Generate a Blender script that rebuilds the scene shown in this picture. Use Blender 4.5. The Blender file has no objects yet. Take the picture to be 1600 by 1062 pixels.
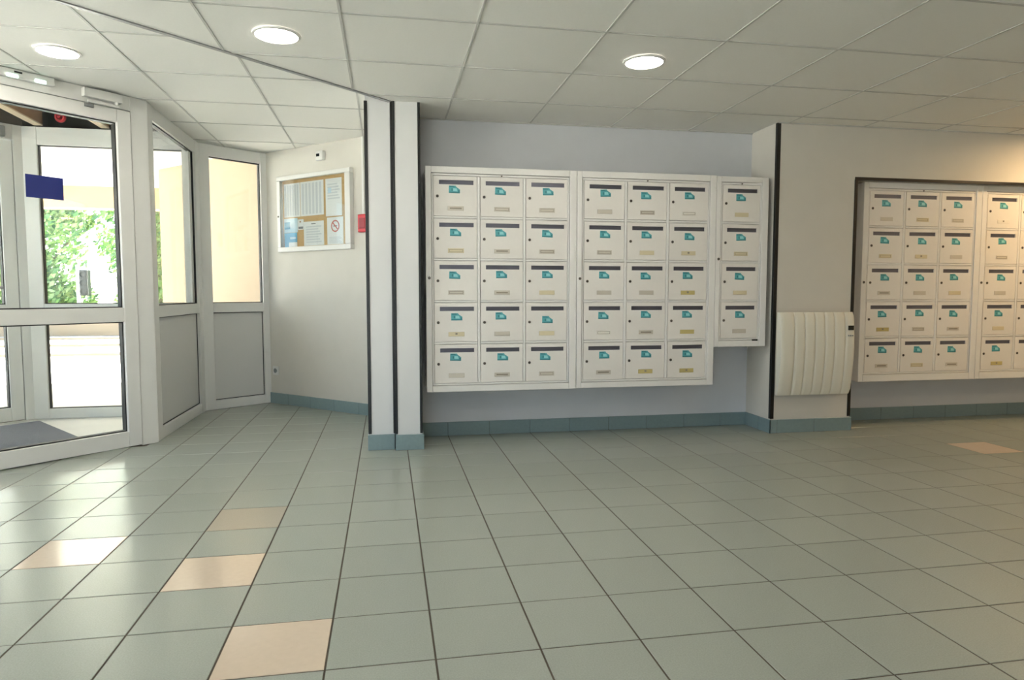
import bpy, bmesh, math, random
from mathutils import Matrix, Vector

random.seed(7)
scene = bpy.context.scene
col = scene.collection

# ------------------------------------------------------------------ camera
CAM = Vector((-0.1233, -2.1351, 1.0179)); YAW = 0.1827; PITCH = 0.0688; FPX = 1059.9
cd = bpy.data.cameras.new('camera'); cam = bpy.data.objects.new('camera', cd); col.objects.link(cam)
cd.sensor_fit = 'HORIZONTAL'; cd.sensor_width = 36.0; cd.lens = 36.0 * FPX / 1600.0
cd.clip_start = 0.02; cd.clip_end = 300
cam.location = CAM; cam.rotation_euler = (math.pi / 2 - PITCH, 0, -YAW)
scene.camera = cam

# ------------------------------------------------------------------ world, sun, exposure
world = bpy.data.worlds.new('sky'); scene.world = world; world.use_nodes = True
wn = world.node_tree; wn.nodes.clear()
wo = wn.nodes.new('ShaderNodeOutputWorld'); wb = wn.nodes.new('ShaderNodeBackground')
ws = wn.nodes.new('ShaderNodeTexSky'); ws.sky_type = 'HOSEK_WILKIE'; ws.turbidity = 5.0; ws.ground_albedo = 0.5
ws.sun_direction = Vector((-0.25, 0.85, 0.68)).normalized()
wb.inputs['Strength'].default_value = 9.0
wn.links.new(ws.outputs[0], wb.inputs[0]); wn.links.new(wb.outputs[0], wo.inputs[0])
sd = bpy.data.lights.new('sun', 'SUN'); sd.energy = 42.0; sd.angle = 0.02; sd.color = (1.0, 0.98, 0.95)
sun = bpy.data.objects.new('sun', sd); col.objects.link(sun)
sun.rotation_euler = Vector((-0.25, 0.85, 0.68)).to_track_quat('Z', 'Y').to_euler()
vs = scene.view_settings
vs.view_transform = 'Standard'; vs.look = 'None'; vs.gamma = 1.0; vs.use_curve_mapping = False
vs.exposure = 1.08
LAMP = 35.0          # radiance of the ceiling lamps
LAMP_COL = (1.0, 0.93, 0.83)

# ------------------------------------------------------------------ materials
def lin(c):
    return tuple(((v / 255) / 12.92 if v / 255 <= 0.04045 else ((v / 255 + 0.055) / 1.055) ** 2.4) for v in c)
MATS = {}
def mat(name, rgb, rough=0.5, metal=0.0, noise=0.0, nscale=20.0, bump=0.0, bscale=80.0, per=0.0, spec=0.5, coat=0.0):
    m = bpy.data.materials.new(name); m.use_nodes = True
    nt = m.node_tree; b = nt.nodes['Principled BSDF']
    b.inputs['Roughness'].default_value = rough; b.inputs['Metallic'].default_value = metal
    b.inputs['Specular IOR Level'].default_value = spec
    if coat: b.inputs['Coat Weight'].default_value = coat
    c = lin(rgb)
    tc = nt.nodes.new('ShaderNodeTexCoord')
    src = None
    if noise or per:
        v = nt.nodes.new('ShaderNodeHueSaturation'); v.inputs['Color'].default_value = (*c, 1)
        val = nt.nodes.new('ShaderNodeMath'); val.operation = 'ADD'; val.inputs[0].default_value = 1.0; val.inputs[1].default_value = 0.0
        if noise:
            n = nt.nodes.new('ShaderNodeTexNoise'); n.inputs['Scale'].default_value = nscale; n.inputs['Detail'].default_value = 5
            nt.links.new(tc.outputs['Object'], n.inputs['Vector'])
            mr = nt.nodes.new('ShaderNodeMapRange'); mr.inputs['From Min'].default_value = 0.25; mr.inputs['From Max'].default_value = 0.75
            mr.inputs['To Min'].default_value = 1 - noise; mr.inputs['To Max'].default_value = 1 + noise
            nt.links.new(n.outputs['Fac'], mr.inputs['Value']); nt.links.new(mr.outputs[0], val.inputs[0])
        if per:
            oi = nt.nodes.new('ShaderNodeObjectInfo')
            mr2 = nt.nodes.new('ShaderNodeMapRange'); mr2.inputs['To Min'].default_value = -per; mr2.inputs['To Max'].default_value = per
            nt.links.new(oi.outputs['Random'], mr2.inputs['Value']); nt.links.new(mr2.outputs[0], val.inputs[1])
        nt.links.new(val.outputs[0], v.inputs['Value']); nt.links.new(v.outputs[0], b.inputs['Base Color'])
    else:
        b.inputs['Base Color'].default_value = (*c, 1)
    if bump:
        n2 = nt.nodes.new('ShaderNodeTexNoise'); n2.inputs['Scale'].default_value = bscale; n2.inputs['Detail'].default_value = 3
        nt.links.new(tc.outputs['Object'], n2.inputs['Vector'])
        bp = nt.nodes.new('ShaderNodeBump'); bp.inputs['Strength'].default_value = bump; bp.inputs['Distance'].default_value = 0.01
        nt.links.new(n2.outputs['Fac'], bp.inputs['Height']); nt.links.new(bp.outputs[0], b.inputs['Normal'])
    MATS[name] = m
    return m
def emis(name, rgb, strength):
    m = bpy.data.materials.new(name); m.use_nodes = True; nt = m.node_tree
    b = nt.nodes['Principled BSDF']; b.inputs['Base Color'].default_value = (0.9, 0.9, 0.9, 1)
    b.inputs['Emission Color'].default_value = (*rgb, 1); b.inputs['Emission Strength'].default_value = strength
    MATS[name] = m; return m
def glass(name, tint=(0.97, 0.985, 0.975), refl=1.0):
    m = bpy.data.materials.new(name); m.use_nodes = True; nt = m.node_tree; nt.nodes.clear()
    o = nt.nodes.new('ShaderNodeOutputMaterial'); t = nt.nodes.new('ShaderNodeBsdfTransparent'); t.inputs[0].default_value = (*tint, 1)
    g = nt.nodes.new('ShaderNodeBsdfGlossy'); g.inputs['Roughness'].default_value = 0.02
    lw = nt.nodes.new('ShaderNodeLayerWeight'); lw.inputs['Blend'].default_value = 0.5
    pw = nt.nodes.new('ShaderNodeMath'); pw.operation = 'POWER'; pw.inputs[1].default_value = 4.5; nt.links.new(lw.outputs['Facing'], pw.inputs[0])
    f = nt.nodes.new('ShaderNodeMath'); f.operation = 'MULTIPLY_ADD'; f.inputs[1].default_value = 0.8; f.inputs[2].default_value = 0.03; f.use_clamp = True
    nt.links.new(pw.outputs[0], f.inputs[0])
    mx = nt.nodes.new('ShaderNodeMixShader')
    nt.links.new(f.outputs[0], mx.inputs[0]); nt.links.new(t.outputs[0], mx.inputs[1]); nt.links.new(g.outputs[0], mx.inputs[2])
    nt.links.new(mx.outputs[0], o.inputs[0]); MATS[name] = m; return m

M_TILE = mat('floor_tile_green', (154, 159, 150), rough=0.22, noise=0.10, nscale=220, bump=0.03, bscale=300, per=0.025)
M_BEIGE = mat('floor_tile_beige', (206, 188, 168), rough=0.14, noise=0.03, nscale=40)
M_PALE = mat('floor_tile_sand', (168, 160, 145), rough=0.22, noise=0.08, nscale=220)
M_GROUT = mat('grout', (74, 66, 54), rough=0.9, noise=0.1, nscale=60)
M_SKIRT = mat('skirting_tile', (128, 148, 149), rough=0.3, noise=0.05, nscale=60, per=0.03)
M_CEIL = mat('ceiling_tile', (230, 229, 223), rough=0.9, noise=0.015, nscale=90, bump=0.05, bscale=400, per=0.012)
M_TBAR = mat('ceiling_bar', (190, 189, 184), rough=0.5)
M_TRIM = mat('ceiling_edge_trim', (150, 150, 150), rough=0.4)
M_WALL = mat('wall_paint_grey', (206, 208, 212), rough=0.7, noise=0.02, nscale=6, bump=0.04, bscale=200)
M_WARM = mat('wall_paint_cream', (208, 204, 195), rough=0.7, noise=0.02, nscale=6, bump=0.04, bscale=200)
M_COLM = mat('column_paint', (216, 216, 215), rough=0.5, noise=0.01, nscale=6)
M_BLACK = mat('black_edging', (20, 20, 20), rough=0.35)
M_PVC = mat('white_pvc', (220, 219, 215), rough=0.3, noise=0.01, nscale=10)
M_PANEL = mat('white_panel', (208, 207, 203), rough=0.25)
M_SEAL = mat('black_gasket', (30, 30, 30), rough=0.6)
M_GLASS = glass('window_glass')
M_BANK = mat('mailbox_white_enamel', (230, 228, 224), rough=0.28, noise=0.01, nscale=10)
M_DOORM = mat('mailbox_door_enamel', (230, 226, 220), rough=0.35, noise=0.012, nscale=30, per=0.015)
M_SLOT = mat('slot_flap_steel', (112, 112, 124), rough=0.3, metal=0.7)
M_LOCK = mat('lock_metal', (104, 98, 90), rough=0.35, metal=0.8)
M_TEAL = mat('sticker_teal', (88, 170, 178), rough=0.45)
M_TEALD = mat('sticker_dark_teal', (50, 126, 134), rough=0.45)
M_TEALL = mat('sticker_light_teal', (150, 214, 216), rough=0.45)
PLATES = [mat('plate_grey', (206, 199, 187), rough=0.3, metal=0.2), mat('plate_cream', (214, 202, 170), rough=0.35),
          mat('plate_gold', (196, 180, 120), rough=0.35), mat('plate_white', (226, 222, 214), rough=0.35)]
M_PRINT = mat('plate_print', (146, 138, 124), rough=0.6)
M_RAD = mat('heater_enamel', (224, 220, 206), rough=0.35)
M_DARK = mat('dark_display', (40, 42, 40), rough=0.25)
M_CORK = mat('cork', (196, 160, 112), rough=0.9, noise=0.12, nscale=120)
M_PAPER = mat('paper', (228, 228, 230), rough=0.7)
M_PAPERL = mat('paper_print', (204, 206, 212), rough=0.7)
M_PAPERD = mat('paper_ink', (112, 114, 120), rough=0.7)
M_BLUEP = mat('leaflet_blue', (90, 164, 204), rough=0.5)
M_BLUEL = mat('leaflet_pale_blue', (190, 216, 232), rough=0.5)
M_REDP = mat('paper_red', (196, 96, 88), rough=0.6)
M_RED = mat('red_plastic', (196, 28, 44), rough=0.35)
M_REDD = mat('dark_red_plastic', (150, 24, 36), rough=0.3)
M_BLUE = mat('sign_blue', (14, 32, 104), rough=0.45)
M_STEEL = mat('steel', (150, 152, 152), rough=0.35, metal=0.9)
M_GREYP = mat('grey_plastic', (120, 126, 126), rough=0.4)
M_WOOD = mat('joist_wood', (170, 132, 92), rough=0.75, noise=0.15, nscale=12)
M_WOODLIT = mat('joist_lit_edge', (226, 206, 178), rough=0.7)  # pale tone stands for light on the joist's lower edge
M_VOID = mat('void_brown', (70, 62, 54), rough=0.95, noise=0.2, nscale=4)
M_MAT = mat('entrance_mat', (108, 110, 118), rough=0.95, noise=0.25, nscale=300, bump=0.6, bscale=500)
M_PAVE = mat('pale_paving', (212, 208, 200), rough=0.8, noise=0.05, nscale=5)
M_EXT = mat('exterior_cream', (162, 145, 122), rough=0.8, noise=0.03, nscale=6)
M_EXTD = mat('exterior_beam', (160, 134, 102), rough=0.8, noise=0.04, nscale=6)
M_SOFF = mat('exterior_soffit', (232, 232, 230), rough=0.8)
M_LEAF = [mat('leaf_light', (176, 192, 128), rough=0.6), mat('leaf_mid', (136, 166, 100), rough=0.6), mat('leaf_dark', (92, 130, 82), rough=0.6)]
M_BARK = mat('bark', (96, 80, 64), rough=0.9, noise=0.2, nscale=15)
M_GRASS = mat('lawn', (110, 150, 70), rough=0.9, noise=0.2, nscale=8)
M_LAMP = emis('lamp_diffuser', LAMP_COL, LAMP)
M_ADDWARM = emis('added_warm_lamp_diffuser', (1.0, 0.66, 0.32), LAMP * 3.0)  # glow of the warm lamps added out of view
M_EMG = emis('emergency_led', (0.6, 1.0, 0.8), 0.7)

# ------------------------------------------------------------------ helpers
def setp(o, label=None, cat=None, group=None, kind=None):
    if label: o['label'] = label
    if cat: o['category'] = cat
    if group: o['group'] = group
    if kind: o['kind'] = kind
    return o
def link(o, parent=None):
    col.objects.link(o)
    if parent is not None:
        o.parent = parent
        if parent.type == 'EMPTY': o.matrix_parent_inverse = Matrix.Translation(-Vector(parent.location))
    return o
def empty(name, loc, **kw):
    o = bpy.data.objects.new(name, None); o.location = loc; o.empty_display_size = 0.1
    col.objects.link(o); return setp(o, **kw)
class MB:
    """collects shapes (in the frame F) into one mesh"""
    def __init__(self, F=None):
        self.bm = bmesh.new(); self.F = F or Matrix.Identity(4); self.mats = []
    def mi(self, m):
        if m not in self.mats: self.mats.append(m)
        return self.mats.index(m)
    def _fin(self, verts, faces, m, F=None):
        T = self.F @ F if F is not None else self.F
        bv = [self.bm.verts.new(T @ Vector(v)) for v in verts]
        k = self.mi(m); out = []
        for f in faces:
            try: fc = self.bm.faces.new([bv[i] for i in f]); fc.material_index = k; out.append(fc)
            except ValueError: pass
        return bv, out
    def box(self, lo, hi, m, bev=0.0, F=None, seg=2):
        x0, y0, z0 = lo; x1, y1, z1 = hi
        if x0 > x1: x0, x1 = x1, x0
        if y0 > y1: y0, y1 = y1, y0
        if z0 > z1: z0, z1 = z1, z0
        v = [(x0, y0, z0), (x1, y0, z0), (x1, y1, z0), (x0, y1, z0), (x0, y0, z1), (x1, y0, z1), (x1, y1, z1), (x0, y1, z1)]
        f = [(0, 3, 2, 1), (4, 5, 6, 7), (0, 1, 5, 4), (1, 2, 6, 5), (2, 3, 7, 6), (3, 0, 4, 7)]
        bv, fs = self._fin(v, f, m, F)
        if bev:
            es = list({e for fc in fs for e in fc.edges})
            r = bmesh.ops.bevel(self.bm, geom=es, offset=bev, segments=seg, affect='EDGES', profile=0.5)
            k = self.mi(m)
            for fc in r['faces']: fc.material_index = k
        return self
    def prism(self, poly, z0, z1, m, F=None):
        n = len(poly)
        a = sum(poly[i][0] * poly[(i + 1) % n][1] - poly[(i + 1) % n][0] * poly[i][1] for i in range(n))
        if a < 0: poly = poly[::-1]
        v = [(p[0], p[1], z0) for p in poly] + [(p[0], p[1], z1) for p in poly]
        f = [tuple(range(n))[::-1], tuple(range(n, 2 * n))] + [(i, (i + 1) % n, n + (i + 1) % n, n + i) for i in range(n)]
        self._fin(v, f, m, F); return self
    def lathe(self, prof, m, seg=32, F=None, cap=True):
        """prof: (radius, height) pairs turned round local z"""
        v = []; f = []
        for (r, h) in prof:
            for s in range(seg):
                a = 2 * math.pi * s / seg; v.append((r * math.cos(a), r * math.sin(a), h))
        for i in range(len(prof) - 1):
            for s in range(seg):
                t = (s + 1) % seg; f.append((i * seg + s, i * seg + t, (i + 1) * seg + t, (i + 1) * seg + s))
        if cap:
            f.append(tuple(range(seg))[::-1]); k = (len(prof) - 1) * seg; f.append(tuple(range(k, k + seg)))
        self._fin(v, f, m, F); return self
    def tube(self, p0, p1, r0, m, r1=None, seg=10):
        p0 = Vector(p0); p1 = Vector(p1); d = p1 - p0
        F = Matrix.Translation(p0) @ d.to_track_quat('Z', 'Y').to_matrix().to_4x4()
        return self.lathe([(r0, 0), (r0 if r1 is None else r1, d.length)], m, seg, F)
    def mesh(self, name, smooth=False):
        bmesh.ops.recalc_face_normals(self.bm, faces=self.bm.faces[:])
        me = bpy.data.meshes.new(name); self.bm.to_mesh(me); self.bm.free()
        for m in self.mats: me.materials.append(m)
        if smooth:
            me.polygons.foreach_set('use_smooth', [True] * len(me.polygons)); me.set_sharp_from_angle(angle=math.radians(40))
        return me
    def build(self, name, parent=None, smooth=False, **kw):
        o = bpy.data.objects.new(name, self.mesh(name, smooth)); link(o, parent); return setp(o, **kw)
def B(name, lo, hi, m, parent=None, F=None, bev=0.0, **kw):
    return MB(F).box(lo, hi, m, bev).build(name, parent, **kw)
def frame(p, u):
    """local frame at floor point p: x along u, y = away from the room (left normal of u), z up"""
    ux, uy = u; l = math.hypot(ux, uy); ux /= l; uy /= l
    return Matrix(((ux, -uy, 0, p[0]), (uy, ux, 0, p[1]), (0, 0, 1, 0), (0, 0, 0, 1)))
def clip(poly, a, b, keep_right=True):
    """keep the part of the convex polygon on one side of the line a->b"""
    def s(p):
        d = (b[0] - a[0]) * (p[1] - a[1]) - (b[1] - a[1]) * (p[0] - a[0]); return -d if keep_right else d
    out = []
    for i in range(len(poly)):
        p, q = poly[i], poly[(i + 1) % len(poly)]; sp, sq = s(p), s(q)
        if sp >= 0: out.append(p)
        if (sp > 0 and sq < 0) or (sp < 0 and sq > 0):
            t = sp / (sp - sq); out.append((p[0] + t * (q[0] - p[0]), p[1] + t * (q[1] - p[1])))
    return out
def area(poly):
    return 0.5 * abs(sum(poly[i][0] * poly[(i + 1) % len(poly)][1] - poly[(i + 1) % len(poly)][0] * poly[i][1] for i in range(len(poly)))) if len(poly) > 2 else 0

# plan of the hall
H, HL = 2.2214, 2.2884               # right and left suspended ceilings
YW = 2.68                            # back wall
YP = 2.335                           # face of pier, columns and lintel
UD = (0.70711, 0.70711); PD = (-1.76, 2.78)      # inner door line
D3A, D3B = (-1.71, 2.84), (-1.71, 4.10)          # glazed side
D2B = (-1.215, 4.48)                             # second glazed panel ends, notice wall begins
NBU = (0.7271, -0.6865)                          # direction of the notice wall
NBE = (D2B[0] + NBU[0] * 1.84, D2B[1] + NBU[1] * 1.84)
DL = (PD[0] - UD[0] * 1.05, PD[1] - UD[1] * 1.05)    # left end of the inner door frame
XL, XR, YB = -4.0, 6.6, -5.2
OUT = [(DL, PD), (D3A, D3B), (D3B, D2B), (D2B, NBE)]

# ------------------------------------------------------------------ floor
def pix(x, y, z):
    d = Vector((x, y, z)) - CAM
    fw = Vector((math.sin(YAW) * math.cos(PITCH), math.cos(YAW) * math.cos(PITCH), -math.sin(PITCH)))
    rt = Vector((math.cos(YAW), -math.sin(YAW), 0)); up = rt.cross(fw); w = d.dot(fw)
    if w < 0.05: return None
    return 800 + FPX * d.dot(rt) / w, 531 - FPX * d.dot(up) / w
S = 0.3002; G = 0.0027
floor = B('floor', (XL - 0.1, YB - 0.1, -0.10), (XR + 0.1, 4.6, -0.0105), M_GROUT, kind='structure')
MB().prism([(XL, YB), (XR, YB), (XR, YW + 0.1), (0.1, YW + 0.1), NBE, D2B, D3B, (D3A[0], PD[1] + 0.05), PD, DL, (XL, DL[1])], -0.0105, -0.0015, M_GROUT).build('grout_bed', floor)
ACC = {(-2, -1): M_BEIGE, (-3, 1): M_BEIGE, (-5, 2): M_BEIGE, (-3, 3): M_PALE, (12, 5): M_BEIGE}
cells = []
for ix in range(int(XL / S) - 1, int(XR / S) + 1):
    for iy in range(int(YB / S), 15):
        x0, x1, y0, y1 = ix * S + G, (ix + 1) * S - G, iy * S + G, (iy + 1) * S - G
        cx, cy = (x0 + x1) / 2, (y0 + y1) / 2
        poly = [(x0, y0), (x1, y0), (x1, y1), (x0, y1)]
        if cx < 0.1:
            if cy < 2.84: poly = clip(poly, DL, PD) if cx > DL[0] - 0.3 else clip(poly, (XL, DL[1]), DL)
            else:
                for a, b in OUT[1:]:
                    poly = clip(poly, a, b)
                    if not poly: break
        elif cy > YW: continue
        ar = area(poly)
        if ar < 0.002: continue
        c = pix(cx, cy, 0); score = 0
        if c and -90 < c[0] < 1690 and c[1] < 1150:
            score = 1.0 / ((cx - CAM.x) ** 2 + (cy - CAM.y) ** 2)
        cells.append((score, ar > 0.98 * (S - 2 * G) ** 2, poly, (ix, iy)))
cells.sort(key=lambda c: -c[0])
TM = {}
def tile_mesh(m):
    if m.name not in TM:
        h = S / 2 - G; c = 0.0012; b = MB()
        v = [(-h, -h, -.009), (h, -h, -.009), (h, h, -.009), (-h, h, -.009), (-h, -h, -c), (h, -h, -c), (h, h, -c), (-h, h, -c),
             (-h + c, -h + c, 0), (h - c, -h + c, 0), (h - c, h - c, 0), (-h + c, h - c, 0)]
        f = [(3, 2, 1, 0), (8, 9, 10, 11)]
        for k in range(4):
            n = (k + 1) % 4; f += [(k, n, 4 + n, 4 + k), (4 + k, 4 + n, 8 + n, 8 + k)]
        b._fin(v, f, m); TM[m.name] = b.mesh('tile')
    return TM[m.name]
rest = MB()
for i, (sc, whole, poly, key) in enumerate(cells):
    m = ACC.get(key, M_TILE)
    if sc > 0 and i < 300:
        if whole:
            o = bpy.data.objects.new('tile', tile_mesh(m)); o.location = ((key[0] + .5) * S, (key[1] + .5) * S, 0); link(o, floor)
        else: MB().prism(poly, -0.009, 0, m).build('tile', floor)
    else: rest.prism(poly, -0.009, 0, m)
rest.build('tile', floor, kind='stuff')

# ------------------------------------------------------------------ ceiling
ceiling = MB().prism([(XL - .1, YB - .1), (XR + .1, YB - .1), (XR + .1, YW + .1), (0.1, YW + .1), (NBE[0] + .05, NBE[1] + .05), (D2B[0], D2B[1] + .1), (D3B[0] - .05, D3B[1] + .05),
                     (D3A[0] - .02, D3A[1] + .05), (DL[0] - .06, DL[1] + .04), (XL - .1, DL[1] + .04)], HL + 0.03, HL + 0.12, M_VOID).build('ceiling', kind='structure')
T0, T1 = (-1.44, 1.04), (-0.083, 2.287)
tdx, tdy = T1[0] - T0[0], T1[1] - T0[1]
TS = (T0[0] - tdx * 2.1, T0[1] - tdy * 2.1)
def cpoly_right(p):
    out = []
    b = [q for q in [clip(p, (0.1, 0), (0.1, 1), True)] if area(q) > 1e-4]
    a = clip(p, (0.1, 0), (0.1, 1), False)
    a = clip(a, TS, T1, True) if a else a
    if area(a) > 1e-4: out.append(a)
    return out + b
def cpoly_left(p):
    p = clip(p, TS, T1, False)
    if p: p = clip(p, (0.1, 0), (0.1, 1), False)
    if not p: return []
    cy = sum(q[1] for q in p) / len(p); cx = sum(q[0] for q in p) / len(p)
    if cy < 2.84:
        p = clip(p, DL, PD) if cx > DL[0] - 0.3 else clip(p, (XL, DL[1]), DL)
    else:
        for a, b in OUT[1:]:
            if p: p = clip(p, a, b)
    return [p] if area(p) > 1e-4 else []
def grid(ox, oy, z, fn, x0, x1, y0, y1):
    i0, i1 = math.floor((x0 - ox) / .6), math.ceil((x1 - ox) / .6); j0, j1 = math.floor((y0 - oy) / .6), math.ceil((y1 - oy) / .6)
    cl = lambda a, lo, hi: min(max(a, lo), hi)
    for i in range(i0, i1):
        for j in range(j0, j1):
            a, b = cl(ox + i * .6, x0, x1), cl(ox + (i + 1) * .6, x0, x1); c, d = cl(oy + j * .6, y0, y1), cl(oy + (j + 1) * .6, y0, y1)
            if b - a < .01 or d - c < .01: continue
            ps = fn([(a, c), (b, c), (b, d), (a, d)])
            if ps:
                mb = MB()
                for p in ps: mb.prism(p, z + 0.002, z + 0.018, M_CEIL)
                mb.build('ceiling_tile', ceiling)
    w = 0.0055
    for i in range(i0, i1 + 1):
        x = ox + i * .6
        if x0 + .02 < x < x1:
            mb = MB(); n = 0
            for j in range(j0, j1):
                c, d = cl(oy + j * .6, y0, y1), cl(oy + (j + 1) * .6, y0, y1)
                if d - c < .01: continue
                for p in fn([(x - w, c), (x + w, c), (x + w, d), (x - w, d)]): mb.prism(p, z - 0.001, z + 0.004, M_TBAR); n += 1
            if n: mb.build('grid_bar', ceiling)
    for j in range(j0, j1 + 1):
        y = oy + j * .6
        if y0 + .02 < y < y1:
            mb = MB(); n = 0
            for i in range(i0, i1):
                a, b = cl(ox + i * .6, x0, x1), cl(ox + (i + 1) * .6, x0, x1)
                if b - a < .01: continue
                for p in fn([(a, y - w), (b, y - w), (b, y + w), (a, y + w)]): mb.prism(p, z - 0.0015, z + 0.004, M_TBAR); n += 1
            if n: mb.build('grid_bar', ceiling)
grid(-0.3063, 0.9619, H, cpoly_right, XL, XR, YB, YW)
grid(-1.4934, 1.5739, HL, cpoly_left, XL, 0.1, -3.2, 4.5)
FT = frame(TS, (tdx, tdy)); LT = math.hypot(T1[0] - TS[0], T1[1] - TS[1])
MB(FT).box((0, -0.004, H - 0.004), (LT, 0.02, HL + 0.01), M_TRIM).build('edge_trim', ceiling)
# wall angle of the ceiling along the back walls
for k, (a, b, y) in enumerate([(0.1, 2.617, YW - 0.012), (2.617, XR, YP - 0.012)]):
    B('wall_angle', (a, y, H - 0.004), (b, y + 0.012, H + 0.004), M_TBAR, ceiling)

# ------------------------------------------------------------------ walls
ZT = HL + 0.5
XN = 3.262                            # right edge of the pier
wall_back = B('wall_back', (0.0, YW, -0.05), (XR, YW + 0.2, ZT), M_WALL, kind='structure')
wall_pier = MB().box((2.617, YP, -0.05), (XN, YW + 0.01, ZT), M_WARM).build('wall_pier', kind='structure')
for x in (2.617, XN):
    a, b = (x - 0.004, x + 0.024) if x < 3 else (x - 0.022, x + 0.004)
    MB().box((a, YP - 0.004, 0.105), (b, YP + 0.022, H if x < 3 else 1.845), M_BLACK, 0.002).build('edge_strip', wall_pier)
wall_lintel = MB().box((XN, YP, 1.845), (XR, YW + 0.01, ZT), M_WARM).build('wall_lintel', kind='structure')
MB().box((XN - 0.02, YP - 0.004, 1.841), (XR, YP + 0.03, 1.862), M_BLACK, 0.002).build('edge_strip', wall_lintel)
colL = MB().box((-0.242, 2.318, -0.05), (-0.083, 2.60, ZT), M_COLM).build('wall_column_left', kind='structure')
colR = MB().box((-0.066, 2.29, -0.05), (0.095, YW + 0.06, ZT), M_COLM).build('wall_column_right', kind='structure')
MB().box((-0.083, 2.33, -0.05), (-0.066, 2.58, ZT), M_BLACK).build('joint_filler', colL)
for (xa, xb, y, p) in [(-0.249, -0.228, 2.313, colL), (-0.089, -0.0745, 2.313, colL), (-0.0735, -0.06, 2.285, colR), (0.083, 0.1, 2.285, colR)]:
    MB().box((xa, y, 0.105), (xb, y + 0.02, H + 0.004), M_BLACK, 0.002).build('edge_strip', p)
MB().box((-0.252, 2.302, 0), (-0.081, 2.45, 0.1), M_SKIRT, 0.002).build('skirting_tile', colL)
MB().box((-0.076, 2.272, 0), (0.108, 2.45, 0.1), M_SKIRT, 0.002).build('skirting_tile', colR)
FN = frame(D2B, NBU)
wall_notice = MB(FN).box((0, 0, -0.05), (1.84, 0.2, ZT), M_WARM).build('wall_notice', kind='structure')
wall_return = B('wall_return', (0.095, 2.72, -0.05), (0.3, 3.5, ZT), M_WARM, kind='structure')
wall_right = B('wall_right', (XR, YB - .2, -0.05), (XR + 0.2, YW + .2, ZT), M_WARM, kind='structure')
wall_front = MB().box((XL - .2, YB - .2, -0.05), (-3.4, YB, ZT), M_WARM).box((-0.2, YB - .2, -0.05), (XR + .2, YB, ZT), M_WARM).build('wall_front', kind='structure')
wall_left = MB().box((XL - .2, YB, -0.05), (XL, -1.5, ZT), M_WARM).box((XL - .2, 1.6, -0.05), (XL, DL[1] + 0.06, ZT), M_WARM).build('wall_left', kind='structure')

# skirting tiles
def skirting(name, p, u, L, first=0.0, step=0.3, inset=0.0):
    F = frame(p, u); root = empty(name, (p[0], p[1], 0), kind='structure'); x = 0.0; nx = first if first > 0.02 else step
    while x < L - 0.005:
        e = min(nx, L); MB(F).box((x + (0.0008 if x else 0), -0.011, 0.0), (e - (0.0008 if e < L else 0), 0.0, 0.098), M_SKIRT, 0.002, seg=1).build('skirting_tile', root); x = e; nx += step
    MB(F).box((0.002, -0.009, 0.0), (L - 0.014, -0.001, 0.096), M_GROUT).build('skirting_joint', root)
    return root
skirting('baseboard_back', (0.1085, YW), (1, 0), 2.617 - 0.1085 - 0.011, first=0.19)
skirting('baseboard_pier_side', (2.617, YW), (0, -1), YW - YP + 0.011, first=0.2)
skirting('baseboard_pier', (2.617 - 0.011, YP), (1, 0), XN - 2.617 + 0.022, first=0.06)
skirting('baseboard_niche', (XN, YW), (1, 0), XR - XN, first=0.24)
skirting('baseboard_notice', D2B, NBU, 1.75, first=0.28)

# ------------------------------------------------------------------ glazed fronts
def bars(F, rects, name, parent, y0, y1, m=M_PVC, bev=0.003):
    mb = MB(F)
    for (x0, x1, z0, z1) in rects: mb.box((x0, y0, z0), (x1, y1, z1), m, bev)
    return mb.build(name, parent)
def gasket(F, x0, x1, z0, z1, y0, y1, parent, t=0.007):
    mb = MB(F)
    for r in [(x0, x0 + t, z0, z1), (x1 - t, x1, z0, z1), (x0, x1, z0, z0 + t), (x0, x1, z1 - t, z1)]:
        mb.box((r[0], y0, r[2]), (r[1], y1, r[3]), M_SEAL)
    return mb.build('gasket', parent)
def fixed_panel(name, p, u, L, sl, sr, solid=True, top=HL):
    """post-and-rail panel: glass above, solid board (or glass) below"""
    F = frame(p, u); root = empty(name, (p[0], p[1], 0), kind='structure')
    for x0, x1 in ((0, sl), (L - sr, L)): bars(F, [(x0, x1, 0.0, top)], 'post', root, -0.035, 0.035)
    for z0, z1 in ((0.0, 0.08), (0.85, 0.932), (2.19, top)): bars(F, [(sl, L - sr, z0, z1)], 'rail', root, -0.032, 0.032)
    g = bars(F, [(sl, L - sr, 0.932, 2.19)], 'glass_pane', root, 0.004, 0.010, M_GLASS, 0)
    gasket(F, sl, L - sr, 0.932, 2.19, -0.014, 0.018, root)
    if solid:
        bars(F, [(sl, L - sr, 0.08, 0.85)], 'panel', root, -0.006, 0.02, M_PANEL, 0)
        gasket(F, sl, L - sr, 0.08, 0.85, -0.011, 0.022, root, 0.006)
    else:
        bars(F, [(sl, L - sr, 0.08, 0.85)], 'glass_pane', root, 0.004, 0.010, M_GLASS, 0)
        gasket(F, sl, L - sr, 0.08, 0.85, -0.014, 0.018, root)
    bars(F, [(0, L, top, ZT)], 'header', root, -0.02, 0.03, M_PVC, 0)
    return root
fixed_panel('window_1', D3A, (0, 1), 1.26, 0.10, 0.115)
fixed_panel('window_2', D3B, (D2B[0] - D3B[0], D2B[1] - D3B[1]), 0.632, 0.108, 0.058)
for k in range(2): fixed_panel('window_%d' % (6 + k), (XL, -1.5 + 1.55 * k), (0, 1), 1.55, 0.07, 0.07, solid=False, top=2.26)  # unseen windows added on the left to let in more daylight
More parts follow.
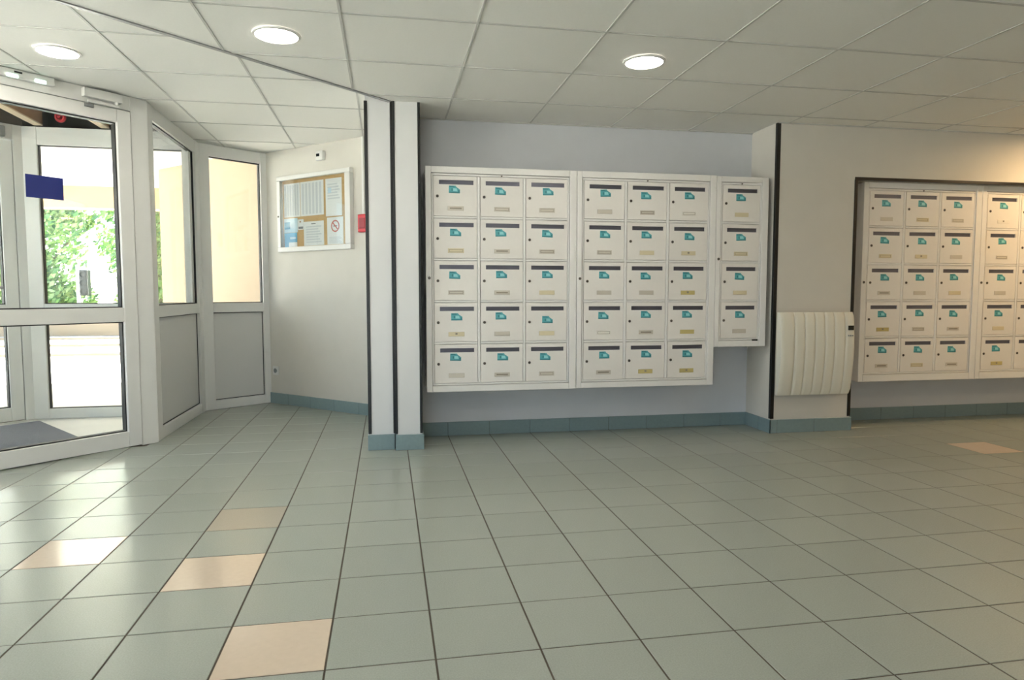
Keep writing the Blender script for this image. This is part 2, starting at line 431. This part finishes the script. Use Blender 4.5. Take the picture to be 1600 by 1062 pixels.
for k in range(2): fixed_panel('window_%d' % (8 + k), (-0.2 - 1.6 * k, YB), (-1, 0), 1.6, 0.07, 0.07, solid=False, top=2.26)  # unseen windows added behind the camera to brighten the hall
# inner entrance door
FD = frame(PD, UD)
door_1 = empty('door_1', (PD[0], PD[1], 0), kind='structure')
for x0, x1 in ((-0.02, 0.09), (-1.05, -0.95)): bars(FD, [(x0, x1, 0, HL)], 'post', door_1, -0.04, 0.04)
bars(FD, [(-0.95, -0.02, 2.196, HL)], 'rail', door_1, -0.04, 0.04)
bars(FD, [(-1.05, 0.09, HL, ZT)], 'header', door_1, -0.02, 0.03, M_PVC, 0)
leaf = MB(FD)
for r in [(-0.946, -0.862, 0.008, 2.19), (-0.108, -0.024, 0.008, 2.19), (-0.862, -0.108, 0.008, 0.108), (-0.862, -0.108, 0.832, 0.924), (-0.862, -0.108, 2.108, 2.19)]:
    leaf.box((r[0], -0.05, r[2]), (r[1], 0.03, r[3]), M_PVC, 0.003)
leaf = leaf.build('door_leaf', door_1)
for z0, z1 in ((0.108, 0.832), (0.924, 2.108)):
    bars(FD, [(-0.862, -0.108, z0, z1)], 'glass_pane', leaf, 0.0, 0.006, M_GLASS, 0); gasket(FD, -0.862, -0.108, z0, z1, -0.025, 0.02, leaf)
cl = MB(FD).box((-0.31, -0.085, 2.222), (-0.085, -0.04, 2.276), M_PVC, 0.004).build('door_closer', door_1)
MB(FD).tube((-0.12, -0.075, 2.222), (-0.12, -0.075, 2.205), 0.012, M_PVC).box((-0.29, -0.083, 2.190), (-0.105, -0.068, 2.205), M_PVC, 0.002).build('closer_arm', cl)
MB(FD).box((-0.30, -0.07, 2.165), (-0.25, -0.05, 2.187), M_STEEL, 0.002).build('closer_bracket', cl)
hd = MB(FD).box((-0.925, -0.062, 1.0), (-0.885, -0.05, 1.22), M_STEEL, 0.004).build('handle_plate', leaf)
MB(FD).tube((-0.905, -0.062, 1.05), (-0.905, -0.10, 1.05), 0.009, M_STEEL).tube((-0.905, -0.10, 1.05), (-0.79, -0.10, 1.05), 0.009, M_STEEL).build('handle', leaf)
sg = MB(FD).box((-0.616, -0.004, 1.582), (-0.417, -0.0005, 1.716), M_BLUE).build('blue_sign', label='plain dark blue rectangular sign stuck on the entrance door glass', cat='sign')
# outer front of the porch lock: fixed panel, post, door
OC = (-2.955, 3.95)
fixed_panel('window_3', OC, (1, 0), 1.245, 0.125, 0.05, solid=False, top=2.33)
FO = frame((OC[0] - 0.02, OC[1] - 0.02), UD)
door_2 = empty('door_2', (OC[0], OC[1], 0), kind='structure')
for x0, x1 in ((-0.045, 0.03), (-1.12, -1.03)): bars(FO, [(x0, x1, 0, 2.33)], 'post', door_2, -0.04, 0.04)
bars(FO, [(-1.03, -0.045, 2.21, 2.33)], 'rail', door_2, -0.04, 0.04)
lf = MB(FO)
for r in [(-1.026, -0.936, 0.01, 2.2), (-0.14, -0.05, 0.01, 2.2), (-0.936, -0.14, 0.01, 0.115), (-0.936, -0.14, 0.84, 0.93), (-0.936, -0.14, 2.11, 2.2)]:
    lf.box((r[0], -0.04, r[2]), (r[1], 0.04, r[3]), M_PVC, 0.003)
lf = lf.build('door_leaf', door_2)
for z0, z1 in ((0.115, 0.84), (0.93, 2.11)):
    bars(FO, [(-0.936, -0.14, z0, z1)], 'glass_pane', lf, 0.0, 0.006, M_GLASS, 0); gasket(FO, -0.936, -0.14, z0, z1, -0.025, 0.02, lf)
MB(FO).box((-0.30, -0.10, 2.215), (-0.11, -0.04, 2.30), M_GREYP, 0.006).build('door_closer', door_2)
# mirrored side of the lock and the panel beyond it (left of the frame)
OL = (OC[0] - 0.02 - UD[0] * 1.12, OC[1] - 0.02 - UD[1] * 1.12)
fixed_panel('window_4', (OL[0], DL[1] + 0.02), (0, 1), OL[1] - DL[1] - 0.02, 0.08, 0.06, solid=False, top=2.33)
fixed_panel('window_5', (XL, DL[1]), (1, 0), DL[0] - XL, 0.1, 0.08)
wall_head = MB().box((OL[0] - 0.06, OC[1] - 0.02, 2.33), (-1.66, OC[1] + 0.06, 3.1), M_VOID).build('wall_lock_head', kind='structure')
MB(FO).box((-1.12, -0.03, 2.33), (0.03, 0.05, 3.1), M_VOID).build('lock_head', wall_head)
MB().box((OL[0] - .06, DL[1], 2.33), (OL[0] + .03, OL[1], 3.1), M_VOID).build('lock_head', wall_head)
lock_top = B('ceiling_lock', (XL - 0.2, DL[1] - 0.1, 3.02), (-1.5, OC[1] + 0.06, 3.12), M_VOID, kind='structure')
# timber joists in the open ceiling of the lock
for k, (a, b) in enumerate([((-2.765, 2.45, 2.352), (-2.815, 3.93, 2.352)), ((-2.30, 2.5, 2.352), (-2.33, 3.93, 2.352)), ((-3.26, 2.4, 2.352), (-3.30, 3.6, 2.352))]):
    a = Vector(a); b = Vector(b); F = frame((a.x, a.y), (b.x - a.x, b.y - a.y)); L = (b - a).xy.length
    j = MB(F).box((0, -0.03, a.z), (L, 0.03, a.z + 0.22), M_WOOD, 0.002).build('joist', lock_top)
    MB(F).box((0, -0.032, a.z - 0.012), (L, 0.032, a.z), M_WOODLIT, 0.002).build('lit_edge', j)  # lit lower edge of the joist, its light put into the colour
F = Matrix.Translation((-2.615, 3.85, 2.391)) @ Matrix.Rotation(math.pi / 2, 4, 'X')
MB(F).lathe([(0.034, 0), (0.04, 0.01), (0.04, 0.025), (0.034, 0.035), (0.024, 0.035), (0.02, 0.02), (0.02, 0.0)], M_RED, 20).lathe([(0.012, -0.02), (0.012, 0.05)], M_RED, 12).build('pipe_fitting', label='small round red fitting in the dark open ceiling beyond the entrance door', cat='fitting', smooth=True)
# lock floor and mat
lock_floor = MB().prism([DL, PD, (D3A[0], D3A[1]), (D3B[0], OC[1]), OC, OL, (OL[0], DL[1])], -0.012, -0.001, M_PAVE).build('floor_lock', kind='structure')
FM = frame(PD, UD)
mm = MB(FM).prism([(-1.02, 0.07), (-0.222, 0.07), (-0.062, 1.46), (-1.05, 1.46)], 0.0, 0.012, M_MAT)
mm.build('entrance_mat', label='dark grey entrance mat between the two glazed doors', cat='mat')

# ------------------------------------------------------------------ outside
ground = B('ground', (-60, 4.6, -0.25), (40, 80, -0.02), M_PAVE, kind='structure')
B('ground_apron', (-60, -60, -0.25), (XL - 0.25, 4.6, -0.02), M_PAVE, kind='structure')
B('ground_forecourt', (XL - 0.25, -60, -0.25), (40, YB - 0.21, -0.02), M_PAVE, kind='structure')
B('ground_step', (XL - 0.25, DL[1] + .05, -0.25), (1.5, 4.6, -0.115), M_PAVE, kind='structure')
MB().prism([(XL - 0.25, OC[1]), (OL[0], OC[1]), OC, (D3B[0], OC[1]), D3B, D2B, (-1.1, 4.6), (XL - 0.25, 4.6)], -0.115, -0.02, M_PAVE).build('ground_slab', kind='structure')
EC = (-2.98, 7.37); FE = frame(EC, (0.7071, -0.7071))
wall_ext = MB(FE).box((0, 0, -0.3), (3.75, 0.5, 3.2), M_EXT).build('wall_exterior', kind='structure')
MB(FE).box((-0.10, 0.8, -0.3), (0.9, 3.6, 3.2), M_EXT).build('wing', wall_ext)
porch = MB().prism([(-12, 4.05), (-1.66, 4.05), (-1.66, 4.2), (-1.2, 4.7), (0.0, 4.7), (0.2, 9.3), (-12, 9.3)], 2.60, 2.9, M_SOFF).build('ceiling_porch', kind='structure')
B('beam', (-12, 9.0, 2.28), (-2.4, 9.3, 2.6), M_EXTD, porch)
for k in range(4): B('kerb', (-14, 10.2 + 2.2 * k, -0.03), (2, 10.32 + 2.2 * k, 0.03), M_EXT, ground)
B('garden_wall', (-22, 16.0, -0.05), (0, 16.3, 0.62), M_EXT, label='low cream garden wall below the trees outside', cat='wall', )
lawn = B('lawn', (-40, 18, -0.02), (14, 60, 0.05), M_GRASS, ground)

def tree(x, y, h, r, seed, label):
    rd = random.Random(seed)
    root = empty('tree', (x, y, 0), label=label, cat='tree', group='trees beyond the porch')
    tb = MB()
    tb.tube((x, y, 0), (x + .1, y, h * .45), .16, M_BARK, .11)
    for k in range(5):
        a = k * 1.3 + rd.random(); tb.tube((x + .1, y, h * (.3 + .05 * k)), (x + math.cos(a) * r * .6, y + math.sin(a) * r * .6, h * (.55 + .07 * k)), .07, M_BARK, .02)
    tb.build('trunk', root)
    fb = MB(); cl = []
    for k in range(30):
        a = rd.random() * 6.28; q = rd.random() ** .5
        cl.append((x + math.cos(a) * r * .75 * q, y + math.sin(a) * r * .75 * q, h * (.10 + .8 * rd.random()), r * (.28 + .2 * rd.random())))
    verts = []; faces = []; mi = []
    for k in range(9000):
        c = rd.choice(cl); d = Vector((rd.gauss(0, 1), rd.gauss(0, 1), rd.gauss(0, 1))).normalized() * c[3] * (.55 + .5 * rd.random())
        p = Vector(c[:3]) + d
        if p.z < .15: continue
        n = Vector((rd.gauss(0, 1), rd.gauss(0, 1), rd.gauss(0, 1))).normalized(); t = n.orthogonal().normalized(); b = n.cross(t); s = .07 + .07 * rd.random()
        i = len(verts); verts += [p - t * s, p - b * s * .5, p + t * s, p + b * s * .5]; faces.append((i, i + 1, i + 2, i + 3)); mi.append(rd.choice((0, 0, 1, 1, 2)))
    me = bpy.data.meshes.new('foliage'); me.from_pydata([tuple(v) for v in verts], [], faces)
    for m in M_LEAF: me.materials.append(m)
    me.polygons.foreach_set('material_index', mi)
    o = bpy.data.objects.new('foliage', me); link(o, root)
for k, (x, y, h, r, lb) in enumerate([
        (-10.4, 20.3, 5.2, 1.9, 'rounded green tree left of the traffic light, beyond the porch'),
        (-8.2, 24.2, 5.6, 2.0, 'rounded green tree behind and right of the traffic light'),
        (-14.2, 22.5, 5.0, 1.9, 'green tree farthest to the left beyond the outer door'),
        (-4.4, 28.0, 5.2, 1.8, 'green tree farthest to the right, next to the cream wall outside')]):
    tree(x, y, h, r, 11 + k, lb)
tx, ty = -7.85, 17.2
tl = empty('traffic_light', (tx, ty, 0), label='black traffic light on a white pole in front of the trees', cat='traffic light')
MB().tube((tx - .1, ty, 0), (tx - .1, ty, 1.75), .05, M_PVC).build('pole', tl)
hb = MB().box((tx - .03, ty - .1, 0.95), (tx + .17, ty + .1, 1.62), M_DARK, .02).build('signal_head', tl)
for k in range(3):
    Fk = Matrix.Translation((tx + .07, ty - .1, 1.06 + .22 * k)) @ Matrix.Rotation(math.pi / 2, 4, 'X')
    MB(Fk).lathe([(.075, 0), (.08, .06), (.07, .06), (.065, .01)], M_DARK, 16).build('signal_lens', hb)

# ------------------------------------------------------------------ mailbox banks
DW, DH, PX, PZ = 0.2855, 0.2565, 0.3085, 0.2762
def door_mesh():
    b = MB(); s0, s1, a, c = 0.036, 0.264, -0.025, -0.053
    for lo, hi in [((0, 0, a), (DW, .012, 0)), ((0, 0, -DH), (DW, .012, c)), ((0, 0, c), (s0, .012, a)), ((s1, 0, c), (DW, .012, a))]: b.box(lo, hi, M_DOORM)
    bmesh.ops.remove_doubles(b.bm, verts=b.bm.verts[:], dist=1e-5)
    return b.mesh('mailbox_door')
ME_DOOR = door_mesh()
ME_SLOT = MB().box((0.034, 0.0065, -0.056), (0.266, 0.0095, -0.022), M_SLOT).box((0.037, 0.0035, -0.0305), (0.263, 0.0065, -0.0255), M_SLOT).mesh('slot_flap')
FL = Matrix.Rotation(math.pi / 2, 4, 'X')
ME_LOCK = MB(FL).lathe([(0.0095, 0), (0.0095, 0.002), (0.006, 0.004), (0.006, 0.0025)], M_LOCK, 14).box((-.001, -.004, .0042), (.001, .004, .0046), M_SEAL).mesh('lock')
def sticker_mesh():
    b = MB(); F = Matrix(((1, 0, 0, 0), (0, 0, -1, 0), (0, 1, 0, 0), (0, 0, 0, 1)))   # local (x,z) drawn upright, facing the room
    b.prism([(0, 0), (.074, 0), (.074, .024), (.05, .04), (.046, .048), (0, .048)], 0, .0006, M_TEAL, F)
    b.prism([(.001, .001), (.073, .001), (.073, .007), (.001, .007)], .0006, .0009, M_TEALD, F)
    b.prism([(.004, .038), (.040, .038), (.034, .045), (.004, .045)], .0006, .0009, M_TEALD, F)
    b.prism([(.018, .014), (.025, .014), (.025, .030), (.018, .030)], .0006, .0009, M_TEALD, F)
    b.prism([(.063, .009), (.071, .009), (.071, .019), (.063, .019)], .0006, .0009, M_TEALD, F)
    b.prism([(.029, .013), (.058, .013), (.052, .031), (.029, .031)], .0006, .0009, M_TEALL, F)
    return b.mesh('sticker')
ME_STICK = sticker_mesh()
def plate_mesh(m, kind):
    b = MB().box((0, -.0025, 0), (.106, 0, .029), m, .001, seg=1)
    if kind == 1: b.box((.046, -.0029, .011), (.060, -.0024, .023), M_PRINT)
    if kind == 2: b.box((.014, -.0029, .010), (.092, -.0024, .019), M_PRINT)
    if kind == 3: b.box((.008, -.0029, .006), (.098, -.0024, .0085), M_PRINT).box((.008, -.0029, .0205), (.098, -.0024, .023), M_PRINT).box((.008, -.0029, .006), (.0105, -.0024, .023), M_PRINT).box((.0955, -.0029, .006), (.098, -.0024, .023), M_PRINT)
    return b.mesh('name_plate')
ME_PLATE = [plate_mesh(PLATES[i], k) for i, k in ((0, 0), (0, 2), (0, 3), (1, 0), (1, 1), (1, 3), (2, 0), (2, 1), (3, 1), (3, 3))]
WGT = [5, 4, 5, 5, 4, 3, 1, 1, 1, 1]
def bank(x0, x1, xd, ncol, nrow, yf, ztop, zbot, label, lockz=None, dz=1.782, seed=1):
    rd = random.Random(seed)
    root = empty('mailbox_bank', ((x0 + x1) / 2, yf, zbot), label=label, cat='mailboxes', group='wall-hung mailbox banks')
    MB().box((x0 + .004, yf + .026, zbot + .004), (x1 - .004, YW, ztop - .004), M_BANK).build('body', root)
    xr = xd + (ncol - 1) * PX + DW; zb = dz - (nrow - 1) * PZ - DH
    ia, ib, ja, jb = xd - .016, xr + .016, zb - .018, dz + .02
    for r in [(x0 + .0008, ia, zbot, ztop), (ib, x1 - .0008, zbot, ztop)]: MB().box((r[0], yf, r[2]), (r[1], yf + .03, r[3]), M_BANK, .003).build('border', root)
    for r in [(ia, ib, zbot, ja), (ia, ib, jb, ztop)]: MB().box((r[0] + .0004, yf, r[2]), (r[1] - .0004, yf + .03, r[3]), M_BANK, .003).build('border', root)
    # inner frame around and between the doors
    yi = yf + .005; g = .0034
    for r in [(ia + .0035, xd - g, ja + .0035, jb - .0035), (xr + g, ib - .0035, ja + .0035, jb - .0035)]: MB().box((r[0], yi, r[2]), (r[1], yi + .012, r[3]), M_BANK, .0015, seg=1).build('inner_frame', root)
    for r in [(xd - g, xr + g, ja + .0035, zb - g), (xd - g, xr + g, dz + g, jb - .0035)]: MB().box((r[0] + .0003, yi, r[2]), (r[1] - .0003, yi + .012, r[3]), M_BANK, .0015, seg=1).build('inner_frame', root)
    for c in range(ncol - 1):
        a = xd + c * PX + DW; MB().box((a + g, yi, zb), (a + PX - DW - g, yi + .012, dz), M_BANK, .0015, seg=1).build('divider', root)
    for c in range(ncol):
        for q in range(nrow - 1):
            z = dz - q * PZ - DH; a = xd + c * PX
            MB().box((a - g * .6, yi, z - (PZ - DH) + g), (a + DW + g * .6, yi + .012, z - g), M_BANK, .0015, seg=1).build('divider', root)
    for c in range(ncol):
        for q in range(nrow):
            d = bpy.data.objects.new('mailbox_door', ME_DOOR); d.location = (xd + c * PX, yi + .0005, dz - q * PZ); link(d, root)
            def sub(name, me, loc, rot=0.0):
                o = bpy.data.objects.new(name, me); o.location = loc; o.rotation_euler = (0, rot, 0); link(o, d)
            sub('slot_flap', ME_SLOT, (0, 0, 0)); sub('lock', ME_LOCK, (.025, 0, -.130))
            sub('sticker', ME_STICK, (.103 + rd.uniform(-.006, .012), -.0002, -.111 + rd.uniform(-.005, .004) - (.03 if (seed == 1 and c == 2 and q == 3) else 0)), rd.uniform(-.04, .04))
            sub('name_plate', rd.choices(ME_PLATE, WGT)[0], (.092, 0, -.222))
    MB().tube(((ia + ib) / 2, yf + .006, jb - .011), ((ia + ib) / 2, yf - .001, jb - .011), .005, M_LOCK).build('screw', root)
    if lockz:
        F = Matrix.Translation((x0 + .022, yf, lockz)) @ FL
        MB(F).lathe([(.0095, 0), (.0095, .003), (.006, .005), (.006, .003)], M_LOCK, 16).build('lock', root)
    return root, ib, ja
YF = 2.36
bank(0.133, 1.1565, 0.187, 3, 5, YF, 1.844, 0.361, 'large white fifteen-door mailbox bank next to the twin columns', 1.118, seed=1)
bank(1.1575, 2.1745, 1.209, 3, 5, YF, 1.844, 0.363, 'large white fifteen-door mailbox bank beside the narrow four-door one', 1.118, seed=2)
b3, bx, bz = bank(2.1755, 2.576, 2.2255, 1, 4, YF, 1.84, 0.635, 'narrow white mailbox bank of four doors in one column', 1.26, seed=3)
MB().box((bx - .055, YF - .0005, bz - .004), (bx - .012, YF + .006, bz + .007), M_DARK).build('maker_label', b3)
bank(3.372, 4.397, 3.427, 3, 5, 2.40, 1.842, 0.348, 'white fifteen-door mailbox bank in the niche right of the white heater', 1.10, dz=1.78, seed=4)
bank(4.398, 5.42, 4.453, 3, 5, 2.40, 1.842, 0.348, 'white mailbox bank cut off by the right edge of the picture', 1.10, dz=1.78, seed=5)

# ------------------------------------------------------------------ heater
RX, RZ0, RZ1 = 2.627, 0.283, 0.882
hr = empty('wall_heater', (RX + .29, YP, RZ0), label='white fluted electric wall heater on the pier between the mailboxes', cat='heater')
MB().box((RX + .03, YP - .045, RZ0 + .03), (RX + .55, YP, RZ1 - .03), M_RAD, .004).build('back_box', hr)
xs = [0, .108, .190, .271, .349, .425, .511, .583]
def rib(x0, x1):
    b = MB(); N = 16; K = 7; V = []
    for i in range(N + 1):
        t = i / N; z = RZ0 + (RZ1 - RZ0) * t
        yb = YP - .050 - .052 * (math.sin(math.pi * min(1, t * 1.0 + .0) * .62 + .42)) ** 1.2
        rr = .012 * (1 - min(1, min(t, 1 - t) / .03)) ** 2
        for k in range(K + 1):
            w = k / K; x = x0 + (x1 - x0) * w; ed = min(w, 1 - w) * (x1 - x0)
            V.append((x, yb + rr + .005 * max(0, 1 - ed / .006) ** 2, z))
    n1 = len(V)
    for i in range(N + 1):
        z = RZ0 + (RZ1 - RZ0) * i / N
        for k in range(K + 1): V.append((x0 + (x1 - x0) * k / K, YP - .035, z))
    Fc = []
    W = K + 1
    for i in range(N):
        for k in range(K):
            Fc.append((i * W + k, i * W + k + 1, (i + 1) * W + k + 1, (i + 1) * W + k))
            Fc.append((n1 + i * W + k, n1 + (i + 1) * W + k, n1 + (i + 1) * W + k + 1, n1 + i * W + k + 1))
        Fc.append((i * W, (i + 1) * W, n1 + (i + 1) * W, n1 + i * W)); Fc.append((i * W + K, n1 + i * W + K, n1 + (i + 1) * W + K, (i + 1) * W + K))
    for k in range(K):
        Fc.append((k, n1 + k, n1 + k + 1, k + 1)); Fc.append((N * W + k, N * W + k + 1, n1 + N * W + k + 1, n1 + N * W + k))
    b._fin(V, Fc, M_RAD); return b
for i in range(7): rib(RX + xs[i] + .001, RX + xs[i + 1] - .001).build('heater_rib', hr, smooth=True)
B('display', (RX + .527, YP - .1045, .752), (RX + .570, YP - .098, .785), M_DARK, hr, bev=.001)
for k in range(3):
    B('button', (RX + .527 + .016 * k, YP - .1045, .708), (RX + .536 + .016 * k, YP - .098, .717), M_GREYP, hr, bev=.001)

# ------------------------------------------------------------------ notice wall
def NP(u, z): return FN @ Vector((u, 0, z))
nb = empty('notice_board', NP(.69, 1.376), label='white framed glazed notice board with cork back on the angled wall', cat='notice board')
U0, U1, Z0, Z1 = .23, 1.15, 1.385, 2.05
for (a, b, c, d) in [(U0, U1, Z0, Z0 + .042), (U0, U1, Z1 - .036, Z1), (U0, U0 + .042, Z0 + .0425, Z1 - .0365), (U1 - .062, U1, Z0 + .0425, Z1 - .0365)]:
    MB(FN).box((a, -.045, c), (b, 0, d), M_PVC, .004).build('frame_bar', nb)
MB(FN).box((U0 + .03, -.012, Z0 + .03), (U1 - .03, 0, Z1 - .03), M_CORK).build('cork_panel', nb)
MB(FN).box((U0 + .042, -.038, Z0 + .042), (U1 - .062, -.034, Z1 - .036), M_GLASS).build('glass_pane', nb)
MB(FN).lathe([(.008, 0), (.008, .006)], M_LOCK, 12, Matrix.Translation((U0 + .02, -.045, 1.70)) @ FL).build('lock', nb)
PAPERS = 'papers pinned inside the notice board'
def paper(name, a, b, c, d, label, draw=(), base=M_PAPER, k=0):
    y = -.0125 - .0012 * k
    m = MB(FN).box((a, y - .0008, c), (b, y, d), base)
    for (x0, x1, z0, z1, mt) in draw:
        m.box((a + x0 * (b - a), y - .0012, c + z0 * (d - c)), (a + x1 * (b - a), y - .0006, c + z1 * (d - c)), mt)
    return m.build(name, label=label, cat='paper', group=PAPERS), y
def lines(n, z0, z1, x0=.12, x1=.88, m=None):
    m = m or M_PAPERL
    return [(x0, x1 - (.15 * ((i * 7) % 3) / 2), z0 + (z1 - z0) * i / n, z0 + (z1 - z0) * (i + .5) / n, m) for i in range(n)]
cols = [(.06 + .15 * i, .15 + .15 * i, .05, .95, M_PAPERL) for i in range(6)]
paper('printed_list', .29, .505, 1.690, 1.985, 'tall printed list at the upper left of the notice board', cols)
paper('printed_list', .512, .805, 1.690, 1.985, 'largest printed list at the top middle of the notice board', cols, k=1)
paper('notice_sheet', .83, 1.025, 1.67, 1.985, 'white notice sheet at the upper right of the notice board', lines(6, .45, .9) + [(.15, .35, .62, .75, M_BLUEL)], k=1)
ns, yy = paper('notice_sheet', .84, 1.035, 1.432, 1.66, 'white no smoking notice at the lower right of the notice board', lines(5, .06, .3))
Fr = FN @ Matrix.Translation((.94, yy - .001, 1.585)) @ FL
MB(Fr).lathe([(.050, 0), (.050, .001), (.040, .001), (.040, 0)], M_REDP, 24, cap=False).box((-.044, -.005, .0), (.044, .005, .001), M_REDP, F=Matrix.Rotation(math.radians(-45), 4, 'Z')).box((-.022, -.004, .0), (.022, .004, .0006), M_PAPERD).build('no_smoking_symbol', ns)
paper('notice_sheet', .545, .80, 1.432, 1.640, 'white typed notice at the bottom middle of the notice board', lines(7, .12, .86) + [(.38, .6, .88, .92, M_PAPERD)])
paper('leaflet', .285, .465, 1.555, 1.680, 'pale blue leaflet at the left edge of the notice board', [(.03, .45, .25, .75, M_BLUEP)], M_BLUEL)
paper('leaflet', .285, .455, 1.430, 1.553, 'bright blue leaflet at the bottom left of the notice board', [(.35, 1.0, .0, .32, M_PAPER), (.45, .9, .55, .7, M_BLUEL)], M_BLUEP)
paper('small_card', .47, .545, 1.575, 1.665, 'small white card with a dark picture beside the pale blue leaflet', [(.1, .9, .08, .3, M_PAPERD), (.3, .55, .7, .85, M_WOOD)], k=1)
ts = empty('wall_sensor', NP(.775, 2.14), label='small white sensor box with dark window above the notice board', cat='sensor')
MB(FN).box((.735, -.035, 2.145), (.82, 0, 2.225), M_PVC, .006).build('case', ts)
MB(FN).box((.745, -.037, 2.178), (.785, -.0345, 2.202), M_DARK, .001).build('sensor_window', ts)
al = empty('fire_alarm_call_point', NP(1.27, 1.515), label='red fire alarm call point on the wall beside the left column', cat='alarm')
MB(FN).box((1.235, -.045, 1.515), (1.335, 0, 1.66), M_RED, .006).build('case', al)
MB(FN).box((1.255, -.048, 1.545), (1.315, -.044, 1.63), M_REDD, .001).build('press_plate', al)
MB(FN).box((1.262, -.02, 1.66), (1.282, 0, HL), M_PVC, .002).build('cable_trunking', label='thin white vertical cable trunking above the red alarm point', cat='trunking')
so = empty('wall_socket', NP(.113, .27), label='small white wall socket low on the angled wall', cat='socket')
MB(FN).box((.075, -.012, .265), (.155, 0, .345), M_PVC, .004).build('cover', so)
MB(FN).lathe([(.02, 0), (.022, .004), (.018, .004), (.016, .001)], M_GREYP, 16, Matrix.Translation((.115, -.012, .305)) @ FL).build('socket_hole', so)

# ------------------------------------------------------------------ lamps
def downlight(x, y, z, label, m=M_LAMP, r=.096):
    o = empty('ceiling_downlight', (x, y, z), label=label, cat='ceiling light', group='round recessed ceiling lights')
    F = Matrix.Translation((x, y, z)) @ Matrix.Rotation(math.pi, 4, 'X')
    MB(F).lathe([(r, 0), (r + .014, 0), (r + .012, .006), (r, .009)], M_PVC, 40, cap=False).build('rim', o, smooth=True)
    MB(F).lathe([(r, -.001), (r, .005), (r * .9, .0065)], m, 40).build('diffuser', o)
downlight(-.612, 1.266, H, 'round white ceiling light left of centre, just right of the ceiling edge')
downlight(1.213, 1.304, H, 'round white ceiling light above the middle mailbox bank')
downlight(-1.81, 1.906, HL, 'round white ceiling light above the entrance door')
for x, y, w in [(-.61, -.9, 'straight above the spot in front of the camera'), (1.21, -.9, 'right of and above the camera'), (-2.5, -.9, 'near the added windows left of the camera'),
                (-.61, -3.1, 'behind the camera, second from the added left windows'), (1.21, -3.1, 'behind the camera, third from the added left windows'),
                (-2.5, -3.1, 'behind the camera, nearest the added left windows')]:
    downlight(x, y, H, 'added round white ceiling light, out of view, ' + w)  # unseen lamps added around and behind the camera for brightness
for x, y, w in [(4.95, 1.75, 'in front of the mailbox niche'), (5.4, -.6, 'at the far right of the hall')]:
    downlight(x, y, H, 'added round warm ceiling light, out of view, ' + w, M_ADDWARM)  # unseen warm lamps added beyond the right edge to warm that side
em = empty('emergency_light', (-2.12, 2.31, HL), label='white emergency light with two small green lamps above the entrance door', cat='emergency light')
FEM = frame((-2.25, 2.235), UD)
MB(FEM).box((-.03, -.035, HL - .05), (.27, .045, HL), M_PVC, .01).build('case', em)
for x in (.05, .19):
    MB(FEM).box((x - .03, -.045, HL - .052), (x + .03, -.03, HL - .03), M_EMG, .006).build('lamp_lens', em)
MB(FEM).box((.06, -.0365, HL - .022), (.1, -.034, HL - .012), M_DARK).build('test_button', em)
